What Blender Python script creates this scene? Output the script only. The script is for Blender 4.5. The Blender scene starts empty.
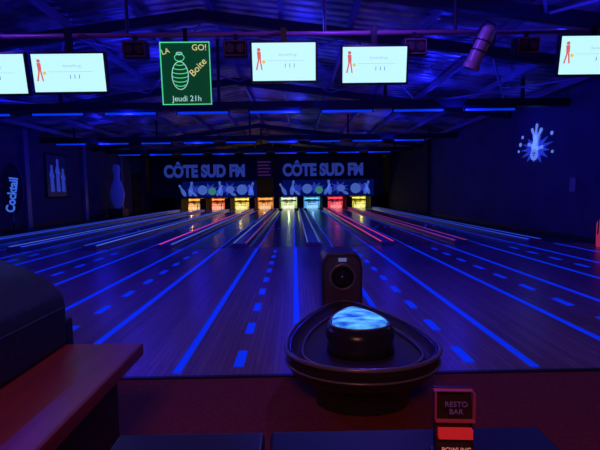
import bpy, bmesh, math, random
from mathutils import Matrix, Vector
random.seed(4)
sc = bpy.context.scene
sc.view_settings.view_transform = 'Standard'
sc.view_settings.look = 'None'
COL = sc.collection
R = math.radians

# ------------------------------------------------------------------ materials
def mat(name, col, rough=0.5, metal=0.0, emit=None, es=0.0, spec=0.5):
    m = bpy.data.materials.new(name); m.use_nodes = True
    b = m.node_tree.nodes['Principled BSDF']
    b.inputs['Base Color'].default_value = (*col, 1)
    b.inputs['Roughness'].default_value = rough
    b.inputs['Metallic'].default_value = metal
    b.inputs['Specular IOR Level'].default_value = spec
    if emit:
        b.inputs['Emission Color'].default_value = (*emit, 1)
        b.inputs['Emission Strength'].default_value = es
    return m

def noisy(name, c1, c2, scale=(5, 5, 5), rough=0.5, metal=0.0, bump=0.0, nscale=1.0, detail=4, spec=0.5, emit=0.0):
    m = mat(name, c1, rough, metal, spec=spec)
    nt = m.node_tree; N = nt.nodes; L = nt.links; b = N['Principled BSDF']
    tc = N.new('ShaderNodeTexCoord'); mp = N.new('ShaderNodeMapping'); mp.inputs['Scale'].default_value = scale
    no = N.new('ShaderNodeTexNoise'); no.inputs['Scale'].default_value = nscale; no.inputs['Detail'].default_value = detail
    cr = N.new('ShaderNodeValToRGB'); cr.color_ramp.elements[0].color = (*c1, 1); cr.color_ramp.elements[1].color = (*c2, 1)
    cr.color_ramp.elements[0].position = .35; cr.color_ramp.elements[1].position = .65
    L.new(tc.outputs['Object'], mp.inputs[0]); L.new(mp.outputs[0], no.inputs[0]); L.new(no.outputs[0], cr.inputs[0])
    L.new(cr.outputs[0], b.inputs['Base Color'])
    if emit:
        L.new(cr.outputs[0], b.inputs['Emission Color']); b.inputs['Emission Strength'].default_value = emit
    if bump:
        bp = N.new('ShaderNodeBump'); bp.inputs['Strength'].default_value = bump; bp.inputs['Distance'].default_value = .01
        L.new(no.outputs[0], bp.inputs['Height']); L.new(bp.outputs[0], b.inputs['Normal'])
    return m

def wood(name, c1, c2, c3, rough=.25, board=.04):
    """narrow maple boards running along Y"""
    m = mat(name, c1, rough); nt = m.node_tree; N = nt.nodes; L = nt.links; b = N['Principled BSDF']
    tc = N.new('ShaderNodeTexCoord')
    mp = N.new('ShaderNodeMapping'); mp.inputs['Rotation'].default_value = (0, 0, R(90))
    L.new(tc.outputs['Object'], mp.inputs[0])
    br = N.new('ShaderNodeTexBrick'); br.inputs['Scale'].default_value = 1.0
    br.inputs['Brick Width'].default_value = 1.4; br.inputs['Row Height'].default_value = board
    br.inputs['Mortar Size'].default_value = .0016; br.inputs['Color1'].default_value = (*c1, 1)
    br.inputs['Color2'].default_value = (*c2, 1); br.inputs['Mortar'].default_value = (*c3, 1)
    L.new(mp.outputs[0], br.inputs[0])
    mp2 = N.new('ShaderNodeMapping'); mp2.inputs['Scale'].default_value = (40, 1.5, 1)
    no = N.new('ShaderNodeTexNoise'); no.inputs['Scale'].default_value = 1; no.inputs['Detail'].default_value = 5
    L.new(tc.outputs['Object'], mp2.inputs[0]); L.new(mp2.outputs[0], no.inputs[0])
    mx = N.new('ShaderNodeMixRGB'); mx.blend_type = 'MULTIPLY'; mx.inputs[0].default_value = .5
    L.new(br.outputs[0], mx.inputs[1]); L.new(no.outputs[0], mx.inputs[2]); L.new(mx.outputs[0], b.inputs['Base Color'])
    return m

M = {}
M['approach'] = wood('approach_maple', (.55, .36, .36), (.38, .24, .24), (.10, .05, .06), .30)
M['lane'] = wood('lane_maple', (.30, .24, .34), (.22, .17, .24), (.05, .04, .05), .20)
M['carpet'] = noisy('carpet_red', (.34, .05, .03), (.22, .032, .02), (60, 60, 60), .9, bump=.4)
M['sidefloor'] = noisy('side_floor', (.12, .08, .09), (.08, .05, .06), (3, 3, 3), .35)
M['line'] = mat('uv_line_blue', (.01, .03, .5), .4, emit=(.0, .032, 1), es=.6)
M['wall'] = noisy('wall_paint', (.07, .07, .14), (.05, .05, .10), (1.2, 1.2, 1.2), .75)
M['blackpanel'] = noisy('black_panelling', (.010, .010, .014), (.016, .016, .024), (2, 2, 2), .8)
M['black'] = mat('black_plastic', (.012, .012, .014), .35)
M['blackmat'] = mat('black_matt', (.01, .01, .012), .8)
M['steel'] = mat('painted_steel', (.28, .28, .42), .45, .2)
M['steel_dk'] = mat('dark_steel', (.015, .015, .03), .5, .2)
M['pipe'] = mat('pipe_paint', (.42, .16, .26), .4, .2)
M['tube'] = mat('uv_tube', (.1, .1, .5), .4, emit=(.0, .045, 1), es=.62)
M['gutter'] = mat('gutter_grey', (.10, .12, .22), .3, .2)
M['cap'] = mat('divider_cap', (.16, .18, .34), .35)
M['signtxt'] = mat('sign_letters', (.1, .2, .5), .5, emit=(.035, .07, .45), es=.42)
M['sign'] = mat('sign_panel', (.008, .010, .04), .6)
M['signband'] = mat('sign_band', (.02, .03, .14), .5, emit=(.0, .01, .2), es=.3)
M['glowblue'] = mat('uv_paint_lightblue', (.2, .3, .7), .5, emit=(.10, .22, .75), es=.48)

# ceiling corrugated sheets
m = mat('ceiling_sheet', (.30, .30, .42), .34, .35); M['ceil'] = m
nt = m.node_tree; N = nt.nodes; L = nt.links
tc = N.new('ShaderNodeTexCoord'); wv = N.new('ShaderNodeTexWave'); wv.wave_type = 'BANDS'; wv.bands_direction = 'Y'; wv.inputs['Scale'].default_value = 1.3
wv.inputs['Distortion'].default_value = .6
no = N.new('ShaderNodeTexNoise'); no.inputs['Scale'].default_value = .9; no.inputs['Detail'].default_value = 4
cr = N.new('ShaderNodeValToRGB'); cr.color_ramp.elements[0].color = (.08, .08, .14, 1); cr.color_ramp.elements[1].color = (.70, .72, .9, 1)
cr.color_ramp.elements[0].position = .40; cr.color_ramp.elements[1].position = .60
bp = N.new('ShaderNodeBump'); bp.inputs['Strength'].default_value = .8; bp.inputs['Distance'].default_value = .05
L.new(tc.outputs['Object'], wv.inputs[0]); L.new(tc.outputs['Object'], no.inputs[0]); L.new(no.outputs[0], cr.inputs[0])
L.new(cr.outputs[0], N['Principled BSDF'].inputs['Base Color']); L.new(wv.outputs[1], bp.inputs['Height']); L.new(bp.outputs[0], N['Principled BSDF'].inputs['Normal'])

# ------------------------------------------------------------------ mesh helpers
def empty(name, loc=(0, 0, 0), rot=(0, 0, 0)):
    o = bpy.data.objects.new(name, None); o.location = loc; o.rotation_euler = rot
    o.empty_display_size = .1; COL.objects.link(o); return o

def finish(bm, name, material, parent=None, smooth=False, loc=(0, 0, 0), rot=(0, 0, 0)):
    bmesh.ops.recalc_face_normals(bm, faces=bm.faces)
    me = bpy.data.meshes.new(name); bm.to_mesh(me); bm.free()
    for mm in (material if isinstance(material, (list, tuple)) else [material]): me.materials.append(mm)
    if smooth:
        for p in me.polygons: p.use_smooth = True
    o = bpy.data.objects.new(name, me); COL.objects.link(o); o.location = loc; o.rotation_euler = rot
    if parent: o.parent = parent
    return o

def addbox(bm, lo, hi, mi=0):
    vs = [bm.verts.new((x, y, z)) for x in (lo[0], hi[0]) for y in (lo[1], hi[1]) for z in (lo[2], hi[2])]
    for f in ((0, 1, 3, 2), (4, 6, 7, 5), (0, 4, 5, 1), (2, 3, 7, 6), (0, 2, 6, 4), (1, 5, 7, 3)):
        bm.faces.new([vs[i] for i in f]).material_index = mi
    return vs

def box(name, lo, hi, material, parent=None, bevel=0, loc=(0, 0, 0), rot=(0, 0, 0)):
    bm = bmesh.new(); addbox(bm, lo, hi)
    if bevel: bmesh.ops.bevel(bm, geom=bm.edges[:], offset=bevel, segments=3, affect='EDGES', profile=.5)
    return finish(bm, name, material, parent, loc=loc, rot=rot)

def boxes(name, lst, material, parent=None):
    bm = bmesh.new()
    for lo, hi in lst: addbox(bm, lo, hi)
    return finish(bm, name, material, parent)

def addprism(bm, pts, d0, d1, axis='Y', mi=0):
    def P(a, b, d):
        return {'Y': (a, d, b), 'X': (d, a, b), 'Z': (a, b, d)}[axis]
    A = [bm.verts.new(P(a, b, d0)) for a, b in pts]; B = [bm.verts.new(P(a, b, d1)) for a, b in pts]
    n = len(pts)
    for i in range(n):
        bm.faces.new([A[i], A[(i + 1) % n], B[(i + 1) % n], B[i]]).material_index = mi
    bm.faces.new(A).material_index = mi; bm.faces.new(B[::-1]).material_index = mi

def prism(name, pts, d0, d1, material, parent=None, axis='Y', loc=(0, 0, 0), rot=(0, 0, 0), bevel=0):
    bm = bmesh.new(); addprism(bm, pts, d0, d1, axis)
    if bevel: bmesh.ops.bevel(bm, geom=bm.edges[:], offset=bevel, segments=3, affect='EDGES', profile=.5)
    return finish(bm, name, material, parent, loc=loc, rot=rot)

def addcyl(bm, p0, p1, r, n=12):
    p0 = Vector(p0); p1 = Vector(p1); d = (p1 - p0); q = d.to_track_quat('Z', 'Y').to_matrix()
    A = []; B = []
    for i in range(n):
        a = 2 * math.pi * i / n; v = q @ Vector((math.cos(a) * r, math.sin(a) * r, 0))
        A.append(bm.verts.new(p0 + v)); B.append(bm.verts.new(p1 + v))
    for i in range(n): bm.faces.new([A[i], A[(i + 1) % n], B[(i + 1) % n], B[i]])
    bm.faces.new(A); bm.faces.new(B)

def cyl(name, p0, p1, r, material, parent=None, n=16, smooth=False):
    bm = bmesh.new(); addcyl(bm, p0, p1, r, n); return finish(bm, name, material, parent, smooth=smooth)

def addlathe(bm, prof, cx=0, cy=0, cz=0, n=16):
    rings = []
    for r, z in prof:
        rings.append([bm.verts.new((cx + r * math.cos(2 * math.pi * i / n), cy + r * math.sin(2 * math.pi * i / n), cz + z)) for i in range(n)])
    for a, b in zip(rings[:-1], rings[1:]):
        for i in range(n): bm.faces.new([a[i], a[(i + 1) % n], b[(i + 1) % n], b[i]])
    bm.faces.new(rings[0][::-1]); bm.faces.new(rings[-1])

def tube(name, pts, r, material, parent=None, cyclic=False):
    cu = bpy.data.curves.new(name, 'CURVE'); cu.dimensions = '3D'; cu.bevel_depth = r; cu.bevel_resolution = 2
    sp = cu.splines.new('POLY'); sp.points.add(len(pts) - 1)
    for i, p in enumerate(pts): sp.points[i].co = (*p, 1)
    sp.use_cyclic_u = cyclic; cu.materials.append(material)
    o = bpy.data.objects.new(name, cu); COL.objects.link(o)
    if parent: o.parent = parent
    return o

def text(name, s, size, material, loc, rot=(R(90), 0, 0), parent=None, bold=0.0, align='CENTER', sx=1.0, ext=.003):
    cu = bpy.data.curves.new(name, 'FONT'); cu.body = s; cu.size = size; cu.align_x = align; cu.align_y = 'CENTER'
    cu.extrude = ext; cu.offset = bold; cu.materials.append(material)
    o = bpy.data.objects.new(name, cu); COL.objects.link(o); o.location = loc; o.rotation_euler = rot; o.scale = (sx, 1, 1)
    if parent: o.parent = parent
    return o

def light(name, kind, loc, col, power, size=0.0, rot=(0, 0, 0), **kw):
    l = bpy.data.lights.new(name, kind); l.color = col; l.energy = power
    if kind in ('POINT', 'SPOT'): l.shadow_soft_size = size
    if kind == 'AREA': l.size = size
    for k, v in kw.items(): setattr(l, k, v)
    o = bpy.data.objects.new(name, l); COL.objects.link(o); o.location = loc; o.rotation_euler = rot; return o

# ------------------------------------------------------------------ dimensions
XL, XR = -9.2, 6.0
FOUL, END = 8.8, 29.4
S = 1.53; HW = .385
LANES = [-.385 + S * k for k in range(-4, 4)]
GAPS = [.38 + S * k for k in range(-5, 4)]
RX, RZ, EZ = -1.6, 4.4, 3.4
def ceil_z(x): return RZ - (RZ - EZ) * abs(x - RX) / ((XR - RX) if x > RX else (RX - XL))

# ------------------------------------------------------------------ room shell
box('floor', (XL, -3.5, -.15), (XR, 2.62, -.005), M['carpet'])
box('approach_floor', (XL, 2.62, -.15), (XR, FOUL - .035, 0), M['approach'])
box('trim_1', (XL, 2.59, -.1), (XR, 2.62, .004), mat('edge_trim', (.02, .015, .02), .4))
box('wall_left', (XL - .2, -3.5, -.15), (XL, END + .2, EZ), M['wall'])
box('wall_right', (XR, -3.5, -.15), (XR + .2, END + .2, EZ), M['wall'])
prism('wall_back', [(XL, -.15), (XR, -.15), (XR, EZ), (RX, RZ), (XL, EZ)], END, END + .2, M['blackpanel'])
prism('wall_front', [(XL, -.15), (XR, -.15), (XR, EZ), (RX, RZ), (XL, EZ)], -3.7, -3.5, M['wall'])
bm = bmesh.new()
addprism(bm, [(XL - .2, EZ), (RX, RZ), (RX, RZ + .12), (XL - .2, EZ + .12)], -3.7, END + .2)
addprism(bm, [(RX, RZ), (XR + .2, EZ), (XR + .2, EZ + .12), (RX, RZ + .12)], -3.7, END + .2)
finish(bm, 'ceiling', M['ceil'])
box('wall_panelling_right', (XR - .12, 19, 0), (XR, END, EZ), M['blackpanel'])
box('baseboard_right', (XR - .02, 2.62, 0), (XR, 19, .12), M['steel_dk'])
box('baseboard_left', (XL, 2.62, 0), (XL + .02, END, .12), M['steel_dk'])

# ------------------------------------------------------------------ approach markings
bm = bmesh.new()
for c in LANES + [LANES[-1] + S]:
    for sgn in (-1, 1):
        x = c + sgn * HW
        if x + .03 < XR: addbox(bm, (x - .026, 2.66, .0), (x + .026, FOUL - .05, .004))
    y = 2.75
    if c < 5.5:
        while y < FOUL - .5:
            addbox(bm, (c - .033, y, .0), (c + .033, y + .28, .004)); y += .66
finish(bm, 'approach_marking_lines', M['line'])

# ------------------------------------------------------------------ lanes
LEND = END - FOUL - .2
for c in LANES:
    L0 = empty('bowling_lane', (c, FOUL, 0))
    box('lane_bed', (-HW, 0, -.15), (HW, LEND, 0), M['lane'], L0)
    bm = bmesh.new()
    for sg in (-1, 1): addbox(bm, (sg * (HW - .014) - .010, .02, .0), (sg * (HW - .014) + .010, LEND - 2, .004))
    finish(bm, 'lane_edge_lines', M['line'], L0)
    bm = bmesh.new()
    for i in range(-2, 3):  # aiming arrows
        x = i * .13; y = 4.8 - abs(i) * .35
        v = [bm.verts.new(p) for p in ((x - .03, y, .003), (x + .03, y, .003), (x, y + .25, .003))]; bm.faces.new(v)
    finish(bm, 'aiming_arrows', M['line'], L0)
box('side_floor_left', (XL, FOUL, -.15), (GAPS[0] - .39, END, 0), M['sidefloor'])
box('side_floor_right', (GAPS[-1] + .39, FOUL, -.15), (XR, END, 0), M['sidefloor'])

red = mat('led_red', (.3, .02, .05), .4, emit=(1, .05, .14), es=.85)
redd = mat('led_red_dim', (.3, .02, .05), .4, emit=(.5, .06, .35), es=.45)
bl = mat('led_blue', (.05, .1, .5), .4, emit=(.04, .12, 1), es=.55)
wb = mat('led_palebl', (.2, .3, .6), .4, emit=(.14, .26, 1), es=.55)
LED = [(bl, bl), (wb, bl), (bl, wb), (red, wb), (wb, redd), (wb, wb), (red, red), (redd, redd), (bl, bl)]
for g, (la, lb) in zip(GAPS, LED):
    G = empty('lane_gutter', (g, FOUL, 0)); Ln = 26.95 - FOUL
    prof = [(-.375, -.15), (.375, -.15), (.375, 0)]
    def arc(cx):
        return [(cx + .12 * math.cos(a), -.005 - .10 * math.sin(a)) for a in [math.pi * i / 8 for i in range(9)]]
    prof += arc(.25) + [(.125, .05), (.11, .07), (-.11, .07), (-.125, .05)] + arc(-.25) + [(-.375, 0)]
    prism('gutter_channels', prof, 0, Ln, M['gutter'], G)
    box('divider_cap', (-.10, .0, .07), (.10, Ln, .085), M['cap'], G)
    boxes('divider_end', [((-.14, -.03, 0.001), (.14, 0, .09))], M['cap'], G)
    for x, mm in ((-.125, la), (.125, lb)):
        cyl('led_strip', (x, 0, .085), (x, Ln, .085), .009, mm, G, 8)

# ------------------------------------------------------------------ pins, pits
pinprof = [(.026, 0), (.036, .02), (.052, .07), (.0605, .115), (.056, .16), (.042, .21), (.027, .25), (.0235, .27), (.027, .30), (.0325, .335), (.030, .36), (.018, .378), (.004, .381)]
cols = [(1, .42, .05), (1, .25, .05), (1, .72, .10), (1, .36, .06), (.75, 1, .45), (.12, .50, 1), (1, .06, .10), (.85, .75, .08)]
for i, (c, k) in enumerate(zip(LANES, cols)):
    pm = mat('pin_lit_tint_%d' % i, tuple(.4 + .5 * v for v in k), .3, emit=tuple(min(1, .25 + v) for v in k), es=.75)  # pit light colour put into the white pins, along with their UV glow
    rack = empty('bowling_pin_rack', (c, 27.3, 0.002))
    bm = bmesh.new()
    sp = .21
    for r in range(4):
        for j in range(r + 1): addlathe(bm, pinprof, (j - r / 2) * sp, r * sp * .87, 0, 14)
    finish(bm, 'pins', pm, rack, smooth=True)
    bm = bmesh.new()
    for r in range(4):
        for j in range(r + 1): addlathe(bm, [(.0255, .262), (.0262, .275), (.0272, .288)], (j - r / 2) * sp, r * sp * .87, 0, 14)
    finish(bm, 'neck_bands', mat('band_%d' % i, (.5, .02, .02), .4), rack)
    pit = empty('pin_pit', (c, 28.5, 0))
    bk = noisy('pit_glow_%d' % i, tuple(v * .12 for v in k), tuple(v for v in k), (6, 1, 1.5), .6, emit=.8)
    box('pit_curtain', (-.54, .2, .002), (.54, .22, .75), bk, pit)
    box('sweep_bar', (-.5, -.1, .47), (.5, -.05, .56), M['black'], pit)
    box('pit_glow_tube', (-.42, -.2, .64), (.42, -.16, .675), mat('pt%d' % i, k, .4, emit=k, es=3), pit)
    light('pit_lamp', 'POINT', (c, 27.15, .6), k, 5.5, 0.0)
for g in GAPS:
    K = empty('pin_deck_kickback', (g, 27.0, 0))
    box('kickback', (-.18, 0, -.1), (.18, 2.1, .75), M['blackmat'], K)

# ------------------------------------------------------------------ masking unit (sign)
def pinpoly(x, z, h, lean):
    pts = [(r * h / .38, zz * h / .38) for r, zz in pinprof]
    poly = [(-a, b) for a, b in pts] + [(a, b) for a, b in pts[::-1]]
    ca, sa = math.cos(lean), math.sin(lean)
    return [(x + a * ca - b * sa, z + a * sa + b * ca) for a, b in poly]
def cutpin(bm, x, z, h, d, lean=0): addprism(bm, pinpoly(x, z, h, lean), d, d + .01)
def disc(bm, x, z, r, d, n=20, sq=1.0):
    addprism(bm, [(x + r * math.cos(2 * math.pi * i / n), z + sq * r * math.sin(2 * math.pi * i / n)) for i in range(n)], d, d + .01)

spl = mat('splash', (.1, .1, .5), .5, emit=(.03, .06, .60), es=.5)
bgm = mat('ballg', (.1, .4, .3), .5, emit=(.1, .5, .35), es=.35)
for (x0, x1, tx, bx0, bx1) in ((-8.95, -2.35, -5.55, -6.95, -1.35), (-1.3, 5.5, 1.8, -.75, 4.95)):
    Z = empty('lane_masking_sign', (0, 26.9, 0))
    box('masking_panel', (x0, 0, .78), (x1, .06, 3.3), M['sign'], Z)
    text('sign_lettering', 'CÔTE SUD FM', 1.0, M['signtxt'], (tx, -.012, 2.42), parent=Z, bold=.055, sx=.79)
    be = min(bx1, x1)
    box('graphic_band', (bx0, -.02, .82), (be, -.004, 1.83), M['signband'], Z)
    bm = bmesh.new(); b2 = bmesh.new(); b3 = bmesh.new(); b4 = bmesh.new()
    w = (be - bx0)
    for fx, hh, ln in ((.04, .8, .5), (.10, .9, -.15), (.19, .6, .9), (.46, .75, -.5), (.52, .9, .1), (.72, .6, 1.1), (.90, .85, -.3), (.95, .7, .35)):
        cutpin(bm, bx0 + w * fx, .92, hh, -.034, ln)
    for fx, rr in ((.27, .30), (.80, .32)): disc(bm, bx0 + w * fx, 1.28, rr, -.034)
    for fx, sc_ in ((.16, 1.2), (.36, 1.5), (.62, 1.6), (.86, 1.3)):
        cx = bx0 + w * fx
        addprism(b2, [(cx + sc_ * (.42 if t % 2 else .2) * math.cos(t * math.pi / 9), 1.33 + sc_ * (.27 if t % 2 else .12) * math.sin(t * math.pi / 9)) for t in range(18)], -.028, -.022)
    disc(b3, bx0 + w * .40, 1.2, .24, -.045); disc(b4, bx0 + w * .64, 1.3, .26, -.045, sq=.8)
    finish(bm, 'pin_graphics', M['glowblue'], Z); finish(b2, 'splash_graphics', spl, Z)
    finish(b3, 'ball_graphics', bgm, Z); finish(b4, 'disc_graphics', M['glowblue'], Z)
Z = empty('centre_sign_screen', (-1.85, 26.8, 0))
box('screen_case', (-.48, 0, 2.0), (.48, .08, 3.2), M['black'], Z)
bm = bmesh.new()
for q in range(5): addbox(bm, (-.4, -.015, 2.12 + q * .2), (.4 - .1 * (q % 2), 0, 2.2 + q * .2))
finish(bm, 'stripe_graphics', mat('stripe', (.2, .1, .1), .5, emit=(.20, .05, .25), es=.15), Z)
box('masking_header_beam', (XL, 26.85, 3.3), (XR - .12, 27.05, 3.45), M['blackmat'])

# ------------------------------------------------------------------ ceiling structure
bm = bmesh.new()
x = XL + .6
while x < XR:
    z = ceil_z(x); addbox(bm, (x - .03, -3.4, z - .16), (x + .03, END, z - .03)); x += 1.2
finish(bm, 'ceiling_purlins', M['steel'])
for y in (2.2, 6.0, 7.6, 12, 20, 24.5):
    bm = bmesh.new()
    for a, b in ((XL, RX), (RX, XR)):
        za, zb = ceil_z(a), ceil_z(b)
        addprism(bm, [(a, za - .34), (b, zb - .34), (b, zb - .16), (a, za - .16)], y - .05, y + .05)
    finish(bm, 'ceiling_rafter', M['steel_dk'])
bm = bmesh.new()
for i in range(6):   # diagonal bracing rods
    xa = XL + .4 + i * 2.45
    for ya, yb in ((2.2, 6.0), (7.6, 12)):
        addcyl(bm, (xa, ya, ceil_z(xa) - .24), (xa + 2.45, yb, ceil_z(xa + 2.45) - .24), .022, 8)
        addcyl(bm, (xa + 2.45, ya, ceil_z(xa + 2.45) - .24), (xa, yb, ceil_z(xa) - .24), .022, 8)
finish(bm, 'ceiling_bracing_rods', M['steel'])

for y, z in ((9.5, 2.92), (16, 3.03), (21.5, 3.1)):
    B = empty('ceiling_crossbeam', (0, y, 0))
    box('beam', (XL, -.08, z), (XR if y < 19 else XR - .12, .12, z + .16), M['steel_dk'], B)
    bm = bmesh.new()
    for xx in (-8, -5, -1.6, 2, 5): addbox(bm, (xx - .03, -.03, z + .16), (xx + .03, .03, ceil_z(xx)))
    finish(bm, 'hangers', M['steel_dk'], B)
    for c in LANES + ([LANES[0] - S] if y > 10 else []):
        F = empty('uv_tube_lamp', (c, y - .18, z - .09))
        box('housing', (-.56, -.03, .03), (.56, .09, .088), M['steel_dk'], F)
        cyl('tube', (-.54, 0, .0), (.54, 0, .0), .024, M['tube'], F, 10, True)
        for sx in (-1, 1): box('end_cap', (sx * .55 - .012, -.03, -.03), (sx * .55 + .012, .03, .05), M['black'], F)

# monitor rail
yR = 4.62
RL = empty('monitor_rail', (0, yR, 0))
cyl('rail_pipe', (XL, .12, 2.82), (XR, .12, 2.82), .026, M['pipe'], RL, 12, True)
bm = bmesh.new()
for xx in (-7, -4.2, -1.75, .35, 1.75, 4.4): addcyl(bm, (xx, .12, 2.82), (xx, .12, ceil_z(xx)), .018, 8)
finish(bm, 'drop_rods', M['steel_dk'], RL)

scr = mat('screen_lit', (.1, .1, .1), .3, emit=(.52, .92, 1.0), es=1.05)
ink = mat('screen_ink_blue', (0, 0, 0), .4, emit=(.05, .15, .45), es=.8)
inkr = mat('screen_ink_red', (0, 0, 0), .4, emit=(.75, .15, .15), es=.9)
inkl = mat('screen_ink_light', (0, 0, 0), .4, emit=(.42, .62, .80), es=.9)
inky = mat('screen_ink_yellow', (0, 0, 0), .4, emit=(.9, .6, .10), es=.9)
for (x, z, w, h) in ((-3.15, 2.40, .74, .39), (-2.33, 2.405, .74, .375), (-.09, 2.495, .66, .375), (.86, 2.455, .67, .355), (3.19, 2.53, .74, .38)):
    T = empty('score_monitor', (x, yR, z), (R(8), 0, 0))
    box('case', (-w / 2 - .022, 0, -h / 2 - .022), (w / 2 + .022, .055, h / 2 + .022), M['black'], T, .006)
    box('screen', (-w / 2, -.004, -h / 2), (w / 2, .002, h / 2), scr, T)
    box('mount_arm', (-.03, .05, -.02), (.03, .10, 2.84 - z), M['black'], T)
    text('score_text', '1 1 1', .06, ink, (.06, -.006, -.04), parent=T, sx=1.0, ext=.001)
    text('heading_text', 'bowling', .04, inkl, (.04, -.006, .07), parent=T, sx=1.5, ext=.001)
    bm = bmesh.new(); addbox(bm, (-w / 2 + .16, -.006, .01), (w / 2 - .12, -.0045, .014)); finish(bm, 'divider_line', inkl, T)
    fx = -w / 2 + .07
    bm = bmesh.new()
    disc(bm, fx, .12, .018, -.008); addprism(bm, [(fx - .02, .10), (fx + .02, .10), (fx + .022, .03), (fx - .012, .02)], -.008, -.004)
    addprism(bm, [(fx - .01, .025), (fx + .005, .025), (fx - .02, -.08), (fx - .035, -.08)], -.008, -.004)
    addprism(bm, [(fx + .005, .025), (fx + .02, .025), (fx + .035, -.08), (fx + .022, -.08)], -.008, -.004)
    finish(bm, 'bowler_graphic', inkr, T)
    bm = bmesh.new(); disc(bm, fx + .05, .0, .017, -.008); finish(bm, 'ball_graphic', inky, T)

# neon menu board
gr = mat('neon_green', (.1, .6, .2), .4, emit=(.10, .85, .35), es=.8)
gry = mat('neon_yellow', (.5, .5, .1), .4, emit=(.80, .75, .30), es=.8)
grw = mat('neon_white', (.5, .6, .6), .4, emit=(.45, .85, .70), es=.75)
C = empty('neon_menu_board', (-1.115, yR, 2.385), (R(4), 0, 0))
w, h = .258, .315
box('board', (-w, 0, -h), (w, .03, h), mat('boardbg', (.01, .03, .02), .4, emit=(.0, .08, .03), es=.5), C)
boxes('frame', [((-w, -.012, -h), (-w + .008, 0, h)), ((w - .008, -.012, -h), (w, 0, h)), ((-w, -.012, -h), (w, 0, -h + .008)), ((-w, -.012, h - .008), (w, 0, h))], gr, C)
box('board_hanger', (-.02, .03, 0), (.02, .06, .46), M['black'], C)
def ell(cx, cz, a, b, n=28, t0=0, t1=2 * math.pi): return [(cx + a * math.cos(t0 + (t1 - t0) * i / (n - 1)), -.008, cz + b * math.sin(t0 + (t1 - t0) * i / (n - 1))) for i in range(n)]
tube('drawn_bulb', ell(-.06, -.02, .085, .14), .004, grw, C)
for q in range(6): tube('drawn_stripe', ell(-.06, -.11 + q * .042, .078 - abs(q - 2.5) ** 2 * .005, .018, 12, math.pi, 2 * math.pi), .004, gr, C)
tube('drawn_cap', ell(-.06, .16, .05, .035), .004, gr, C)
tube('drawn_cap', ell(-.06, .20, .03, .012), .004, grw, C)
text('board_text', 'GO!', .085, gry, (.15, -.01, .255), parent=C, ext=.001)
text('board_text', 'LA', .075, gry, (-.2, -.01, .22), rot=(R(90), R(-15), 0), parent=C, ext=.001)
text('board_text', 'Boite', .10, gry, (.13, -.01, .06), rot=(R(90), R(-45), 0), parent=C, ext=.001)
text('board_text', 'Jeudi 21h', .082, grw, (0, -.01, -.255), parent=C, ext=.001)

# small rail speakers
grf = mat('grf', (.30, .10, .16), .5); drv = mat('drv', (.08, .04, .06), .4)
for x in (-1.66, -.60, 1.30, 2.50):
    P = empty('ceiling_speaker', (x, yR + .1, 2.66), (R(8), 0, 0))
    box('cabinet', (-.125, -.07, -.085), (.125, .07, .085), M['blackmat'], P, .012)
    boxes('grille_frame', [((-.115, -.078, -.075), (-.105, -.07, .075)), ((.105, -.078, -.075), (.115, -.07, .075)), ((-.115, -.078, -.075), (.115, -.07, -.065)), ((-.115, -.078, .065), (.115, -.07, .075))], grf, P)
    bm = bmesh.new(); disc(bm, -.055, 0, .045, -.082); disc(bm, .055, 0, .045, -.082)
    finish(bm, 'drivers', drv, P)
    box('bracket', (-.02, -.01, .08), (.02, .02, .15), M['steel_dk'], P)

# spotlight (angled can)
P = empty('stage_spotlight', (1.95, yR - .05, 2.60), (R(15), R(22), 0))
canm = mat('can_paint', (.55, .30, .38), .4, .1)
bm = bmesh.new(); addlathe(bm, [(.04, .22), (.068, .19), (.075, .11), (.075, -.15), (.086, -.18), (.086, -.22), (.07, -.22), (.065, -.18)], n=20)
finish(bm, 'can_body', canm, P, smooth=False)
bm = bmesh.new(); addlathe(bm, [(.08, .06), (.08, .075)], n=20); addlathe(bm, [(.08, -.04), (.08, -.025)], n=20); finish(bm, 'cooling_bands', M['steel_dk'], P)
tube('yoke', [(-.09, 0, 0), (-.10, 0, .12), (-.05, .05, .26), (.05, .05, .26), (.10, 0, .12), (.09, 0, 0)], .009, M['steel_dk'], P)

# ------------------------------------------------------------------ wall decorations
D = empty('scattering_pins_wall_decor', (XR, 10.7, 2.16))
glow = mat('splat_glow', (.1, .15, .6), .5, emit=(.02, .06, .55), es=.5)
glow2 = mat('splat_glow_pale', (.3, .4, .8), .5, emit=(.16, .30, .85), es=.65)
bm = bmesh.new(); b2 = bmesh.new()
# ragged splash underneath, then ball and flying pins (local y grows away from camera = to the left in view)
random.seed(9)
sp = []
for t in range(26):
    a = 2 * math.pi * t / 26; rr = (.30 if t % 2 else .52 + .14 * random.random())
    sp.append((rr * 1.15 * math.cos(a), -.05 + rr * .62 * math.sin(a)))
addprism(b2, sp, -.02, 0, axis='X')
for yy, zz, hh, ln in ((.22, -.02, .58, .75), (.02, .08, .52, .15), (-.22, .04, .52, -.55), (-.30, -.12, .50, -1.25), (.30, -.14, .50, 1.5)):
    addprism(bm, pinpoly(yy * .5, zz * .5, hh, ln), -.035, -.02, axis='X')
addprism(bm, [(.0 + .16 * math.cos(t * .3927), -.20 + .14 * math.sin(t * .3927)) for t in range(16)], -.05, -.035, axis='X')
for yy, zz, rr in ((.72, .12, .05), (.80, -.05, .035), (.62, .30, .04), (-.66, .25, .045), (-.70, -.18, .035)):
    addprism(bm, [(yy + rr * math.cos(t * .5236), zz + rr * math.sin(t * .5236)) for t in range(12)], -.02, 0, axis='X')
finish(b2, 'splash', glow, D); finish(bm, 'pins_and_ball', glow2, D)
b5 = bmesh.new()
for dy, dz in ((.03, -.16), (-.05, -.16), (-.01, -.22)):
    addprism(b5, [(dy + .022 * math.cos(t * .785), dz + .022 * math.sin(t * .785)) for t in range(8)], -.056, -.05, axis='X')
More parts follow.
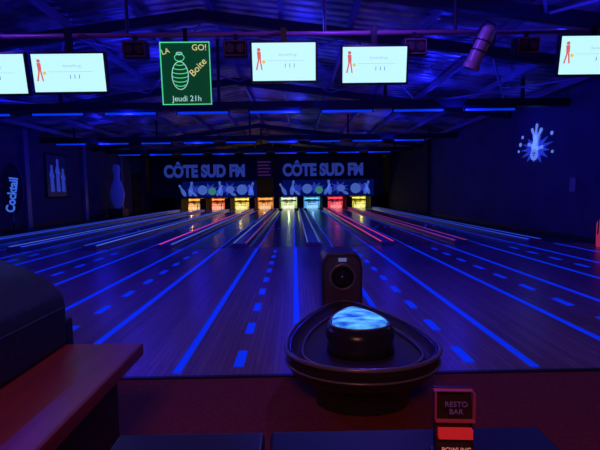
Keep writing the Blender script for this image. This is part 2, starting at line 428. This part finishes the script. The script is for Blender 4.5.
finish(b5, 'finger_holes', M['blackmat'], D)
light('decor_wall_fill', 'POINT', (5.3, 10.7, 2.9), (.01, .02, 1), 4, 0)  # added fill light for the wall around the decor, no lamp there

# left wall framed picture
D = empty('framed_wall_picture', (XL, 16.8, 1.85))
boxes('frame', [((0, -.75, -.85), (.05, .75, .85))], M['blackmat'], D)
box('print', (.05, -.68, -.78), (.056, .68, .78), mat('print_bg', (.02, .03, .12), .4), D)
bm = bmesh.new()
for q, (yy, hh) in enumerate(((-.36, 1.0), (.05, 1.25), (.42, .9))):
    addprism(bm, [(yy - .12, -.6), (yy - .1, -.6 + hh * .55), (yy - .18, -.6 + hh * .6), (yy - .07, -.6 + hh * .8), (yy - .07, -.6 + hh), (yy + .07, -.6 + hh), (yy + .07, -.6 + hh * .8), (yy + .18, -.6 + hh * .55), (yy + .1, -.6 + hh * .5), (yy + .14, -.6)], .056, .062, axis='X')
finish(bm, 'print_figures', mat('print_fig', (.06, .12, .45), .5, emit=(.03, .07, .6), es=.45), D)
# banner
D = empty('feather_banner', (XL + .5, 13.4, 0))
bm = bmesh.new(); addlathe(bm, [(.3, 0), (.3, .04), (.05, .07), (.03, .3)], n=20); finish(bm, 'base', M['black'], D)
cyl('pole', (0, 0, .1), (0, 0, 1.0), .02, M['steel'], D)
ov = [(.30 * math.cos(t), 1.30 + (.85 if math.sin(t) > 0 else .80) * math.sin(t)) for t in [2 * math.pi * i / 28 for i in range(28)]]
prism('banner_sail', ov, -.015, .015, mat('sail', (.01, .01, .03), .6), D, rot=(0, 0, R(25)))
tube('sail_edge', [(a * math.cos(R(25)), a * math.sin(R(25)), b) for a, b in ov], .012, M['cap'], D, True)
text('banner_text', 'Cocktail', .32, mat('bannertxt', (.1, .3, .7), .5, emit=(.06, .20, .85), es=.65), (.02, -.03, 1.15), rot=(R(90), R(-90 + 8), R(25)), parent=D, bold=.01)
# giant pin
D = empty('giant_bowling_pin_decor', (XL + .62, 21.0, 0))
box('plinth', (-.35, -.35, 0.001), (.35, .35, .42), M['steel_dk'], D, .02)
bm = bmesh.new(); addlathe(bm, [(r * 5.6, .42 + z * 5.6) for r, z in pinprof], n=24); finish(bm, 'pin', mat('bigpin', (.6, .65, .9), .5, emit=(.01, .02, .2), es=.2), D, smooth=True)
for yy in (14.9, 19.0, 23.0):
    box('wall_pilaster', (XL + .001, yy - .12, 0.001), (XL + .10, yy + .12, EZ), M['cap'])
box('door_1', (XL + .002, 24.6, 0.001), (XL + .06, 25.9, 2.3), M['blackmat'])

# right wall lower items
D = empty('fire_extinguisher', (XR - .13, 8.1, .0))
rm = mat('ext_red_glow', (.8, .03, .06), .3, emit=(.8, .05, .16), es=.35)  # red lit look put in as emission; the body is no lamp
bm = bmesh.new(); addlathe(bm, [(.09, .001), (.10, .03), (.10, .45), (.07, .52), (.03, .55), (.03, .6)], n=20); finish(bm, 'cylinder_body', rm, D, smooth=True)
box('valve', (-.04, -.03, .6), (.04, .03, .66), M['black'], D); tube('hose', [(0, -.03, .62), (-.12, -.06, .55), (-.13, -.05, .25)], .012, M['black'], D)
box('wall_switch_panel', (XR - .03, 9.1, 1.05), (XR, 9.3, 1.35), M['cap'])

# ------------------------------------------------------------------ ball return
BR = empty('ball_return', (.355, 2.28, 0))
def ring(sx, sy, z, n=48, dy=0):
    out = []
    for i in range(n):
        t = 2 * math.pi * i / n; c_, s_ = math.cos(t), math.sin(t)
        if c_ > 0: x = .415 * s_ * (1 - .42 * c_ ** 2); y = .95 * c_
        else: x = .415 * s_; y = .33 * c_
        out.append((x * sx, y * sy + dy, z))
    return out
def loft(name, rings, material, parent, cap=True, smooth=True):
    bm = bmesh.new(); VR = [[bm.verts.new(p) for p in r] for r in rings]; n = len(VR[0])
    for a, b in zip(VR[:-1], VR[1:]):
        for i in range(n): bm.faces.new([a[i], a[(i + 1) % n], b[(i + 1) % n], b[i]])
    if cap: bm.faces.new(VR[0][::-1]); bm.faces.new(VR[-1])
    return finish(bm, name, material, parent, smooth=smooth)
shell = mat('return_shell', (.035, .03, .045), .22)
trayin = mat('return_tray_lining', (.07, .045, .06), .4)
rimm = mat('return_rim', (.30, .27, .36), .25, .3)
loft('tray_body', [ring(.62, .55, 0), ring(.64, .57, .08), ring(.74, .68, .13), ring(.93, .92, .18), ring(1, 1, .23), ring(1.0, 1.0, .29), ring(.98, .98, .305), ring(.93, .94, .30)], shell, BR, cap=False)
loft('tray_lining', [ring(.93, .94, .30), ring(.90, .92, .27), ring(.84, .87, .255), ring(.5, .5, .25), ring(.02, .02, .25)], trayin, BR, cap=False)
tube('tray_rim', ring(1.0, 1.0, .30), .012, rimm, BR, True)
tube('tray_lower_band', ring(1.003, 1.003, .235), .006, rimm, BR, True)
tube('ball_track_rail', ring(.78, .82, .27), .008, rimm, BR, True)
loft('console', [ring(.46, .44, .24, dy=.05), ring(.43, .40, .31, dy=.05), ring(.46, .42, .34, dy=.06), ring(.46, .42, .37, dy=.07), ring(.42, .37, .395, dy=.08), ring(.36, .33, .40, dy=.08)], shell, BR)
sm = noisy('console_glow', (.0, .05, .60), (.14, .62, 1.0), (9, 16, 9), .3, emit=1.0, detail=5)
loft('console_screen', [ring(.37, .33, .398, dy=.08), ring(.37, .33, .41, dy=.08), ring(.30, .27, .42, dy=.08), ring(.15, .13, .424, dy=.08)], sm, BR)
tube('console_trim', ring(.40, .36, .40, dy=.08), .006, rimm, BR, True)
hp = [(-.155, 0), (.155, 0), (.155, .55), (.145, .62), (.11, .67), (-.11, .67), (-.145, .62), (-.155, .55)]
prism('return_hood', hp, .96, 1.35, mat('hood', (.06, .045, .08), .35), BR, bevel=.012)
prism('hood_face_plate', [(a * .86, .04 + b * .9) for a, b in hp], .945, .96, mat('hoodface', (.13, .08, .16), .4), BR)
tube('hood_opening_ring', [(.095 * math.cos(t), .94, .49 + .095 * math.sin(t)) for t in [2 * math.pi * i / 24 for i in range(24)]], .012, rimm, BR, True)
bm = bmesh.new(); disc(bm, 0, .49, .09, .935); finish(bm, 'hood_opening', M['blackmat'], BR)
bm = bmesh.new(); bmesh.ops.create_uvsphere(bm, u_segments=24, v_segments=14, radius=.07); finish(bm, 'ball_in_opening', mat('ballblk', (.03, .02, .03), .08), BR, smooth=True, loc=(0, .96, .48))
box('hood_label', (-.03, .93, .61), (.03, .945, .635), mat('lbl', (.5, .5, .7), .5, emit=(.25, .3, .8), es=.3), BR)

# ------------------------------------------------------------------ lounge bench + sofa arm (left)
BN = empty('lounge_bench', (0, 0, 0))
woodr = noisy('bench_redwood', (.44, .075, .045), (.29, .045, .03), (18, 2, 18), .38, detail=6)
box('seat_slab', (-1.55, .35, .445), (-.665, 1.83, .50), woodr, BN, .008)
box('bench_base', (-1.5, .45, -.005), (-.74, 1.72, .445), noisy('bench_base_wood', (.06, .018, .015), (.04, .012, .012), (8, 2, 8), .6), BN)
sofm = noisy('dark_upholstery', (.030, .030, .042), (.022, .022, .030), (30, 30, 30), .6, bump=.3)
SF = empty('booth_backrest', (0, 0, 0))
prism('back_cushion', [(-1.95, .502), (-.985, .502), (-.98, .67), (-.99, .73), (-1.04, .785), (-1.12, .83), (-1.24, .87), (-1.4, .91), (-1.95, .96)], .36, 1.82, sofm, SF, bevel=.02)
box('back_shell', (-1.95, 1.835, -.005), (-1.0, 1.90, .60), sofm, SF, .01)
tube('cushion_piping', [(-.983, .38, .67), (-.983, 1.8, .67)], .006, M['black'], SF)
box('booth_plinth', (-1.95, .36, -.005), (-1.56, 1.83, .50), sofm, SF)

# ------------------------------------------------------------------ foreground tables
tt = mat('table_top_black', (.010, .010, .014), .45, spec=.25)
tb = noisy('table_top_blue', (.03, .035, .07), (.02, .022, .05), (9, 9, 9), .4, spec=.3)
for (x0, x1, mm) in ((-.295, -.055, tb), (-.045, .40, tt)):
    T = empty('side_table' if mm is tb else 'pedestal_table', ((x0 + x1) / 2, .45, 0)); hw = (x1 - x0) / 2
    box('top', (-hw, -.28, .72), (hw, .235, .75), mm, T, .006)
    cyl('column', (0, -.05, .02), (0, -.05, .72), .035, M['steel_dk'], T, 20, True)
    bm = bmesh.new(); addlathe(bm, [(.11, -.005), (.11, .01), (.05, .03), (.035, .06)], cy=-.05, n=28); finish(bm, 'foot', M['black'], T)
H = empty('table_card_holder', (.228, .60, .75), (0, 0, R(-4)))
box('foot', (-.03, -.02, 0), (.03, .02, .008), M['black'], H)
prism('card_back', [(-.006, .006), (.010, .006), (.018, .103), (.012, .103)], -.027, .027, mat('cardbk', (.03, .01, .015), .4), H, axis='X')
boxes('card_border', [((-.028, -.006, .06), (-.0268, .002, .102)), ((.0268, -.006, .06), (.028, .002, .102)), ((-.028, .004, .1005), (.028, .012, .102)), ((-.028, -.008, .060), (.028, .0, .0615))], mat('cb', (.4, .05, .08), .4, emit=(.5, .03, .08), es=.1), H)
box('red_band', (-.024, -.010, .036), (.024, -.002, .050), mat('rb', (.5, .02, .02), .4, emit=(.75, .02, .03), es=.4), H)
text('card_text', 'BOWLING', .009, mat('ct', (.8, .7, .6), .4, emit=(.9, .25, .2), es=.4), (0, -.0125, .022), parent=H, ext=.0004)
text('card_logo', 'RESTO\nBAR', .011, mat('cl', (.2, .1, .3), .4, emit=(.16, .04, .20), es=.2), (0, -.0085, .082), parent=H, ext=.0004)

# ------------------------------------------------------------------ lights
UV = (.012, .016, 1)
for y, z, p in ((9.2, 2.72, 36), (15.7, 2.85, 26), (21.2, 2.9, 10)):
    for x in (-7, -3.5, 0, 3.5):
        light('uv_lamp_light', 'POINT', (x, y, z), UV, p, 0)
for x in (-6.5, -3.2, .0, 3.2):  # added blue fill to brighten the ceiling, no fixtures at these points
    light('ceiling_fill', 'POINT', (x, 5.0, 3.05), UV, 34, 0)
    light('ceiling_fill_far', 'POINT', (x, 10.6, 3.2), UV, 22, 0)
light('ceiling_fill_back', 'POINT', (-1.6, 17.5, 3.3), UV, 16, 0)  # added fill for the far ceiling, not a fixture
light('violet_floor_fill', 'POINT', (.8, 4.0, 3.1), (.12, .045, 1), 60, .0)  # added violet fill to tint the approach floor, no lamp here
light('violet_floor_fill', 'POINT', (-3.5, 4.0, 3.1), (.12, .045, 1), 40, .0)  # second added violet fill, left side of the floor
light('lounge_lamp_warm', 'AREA', (-.2, -1.2, 2.7), (1, .34, .24), 19, .8, (R(25), 0, 0))
w = bpy.data.worlds.new('dark_room'); sc.world = w; w.use_nodes = True
w.node_tree.nodes['Background'].inputs[0].default_value = (.01, .012, .12, 1); w.node_tree.nodes['Background'].inputs[1].default_value = .05

# ------------------------------------------------------------------ camera
cam = bpy.data.cameras.new('camera'); co = bpy.data.objects.new('camera', cam); COL.objects.link(co)
cam.sensor_width = 36; cam.lens = 25.8; cam.clip_start = .02; cam.clip_end = 200
Mx = Matrix.Translation((0, 0, 1.146)) @ Matrix.Rotation(R(-.67), 4, 'Z') @ Matrix.Rotation(R(90 - 4.52), 4, 'X') @ Matrix.Rotation(R(-.8), 4, 'Z')
co.matrix_world = Mx
sc.camera = co
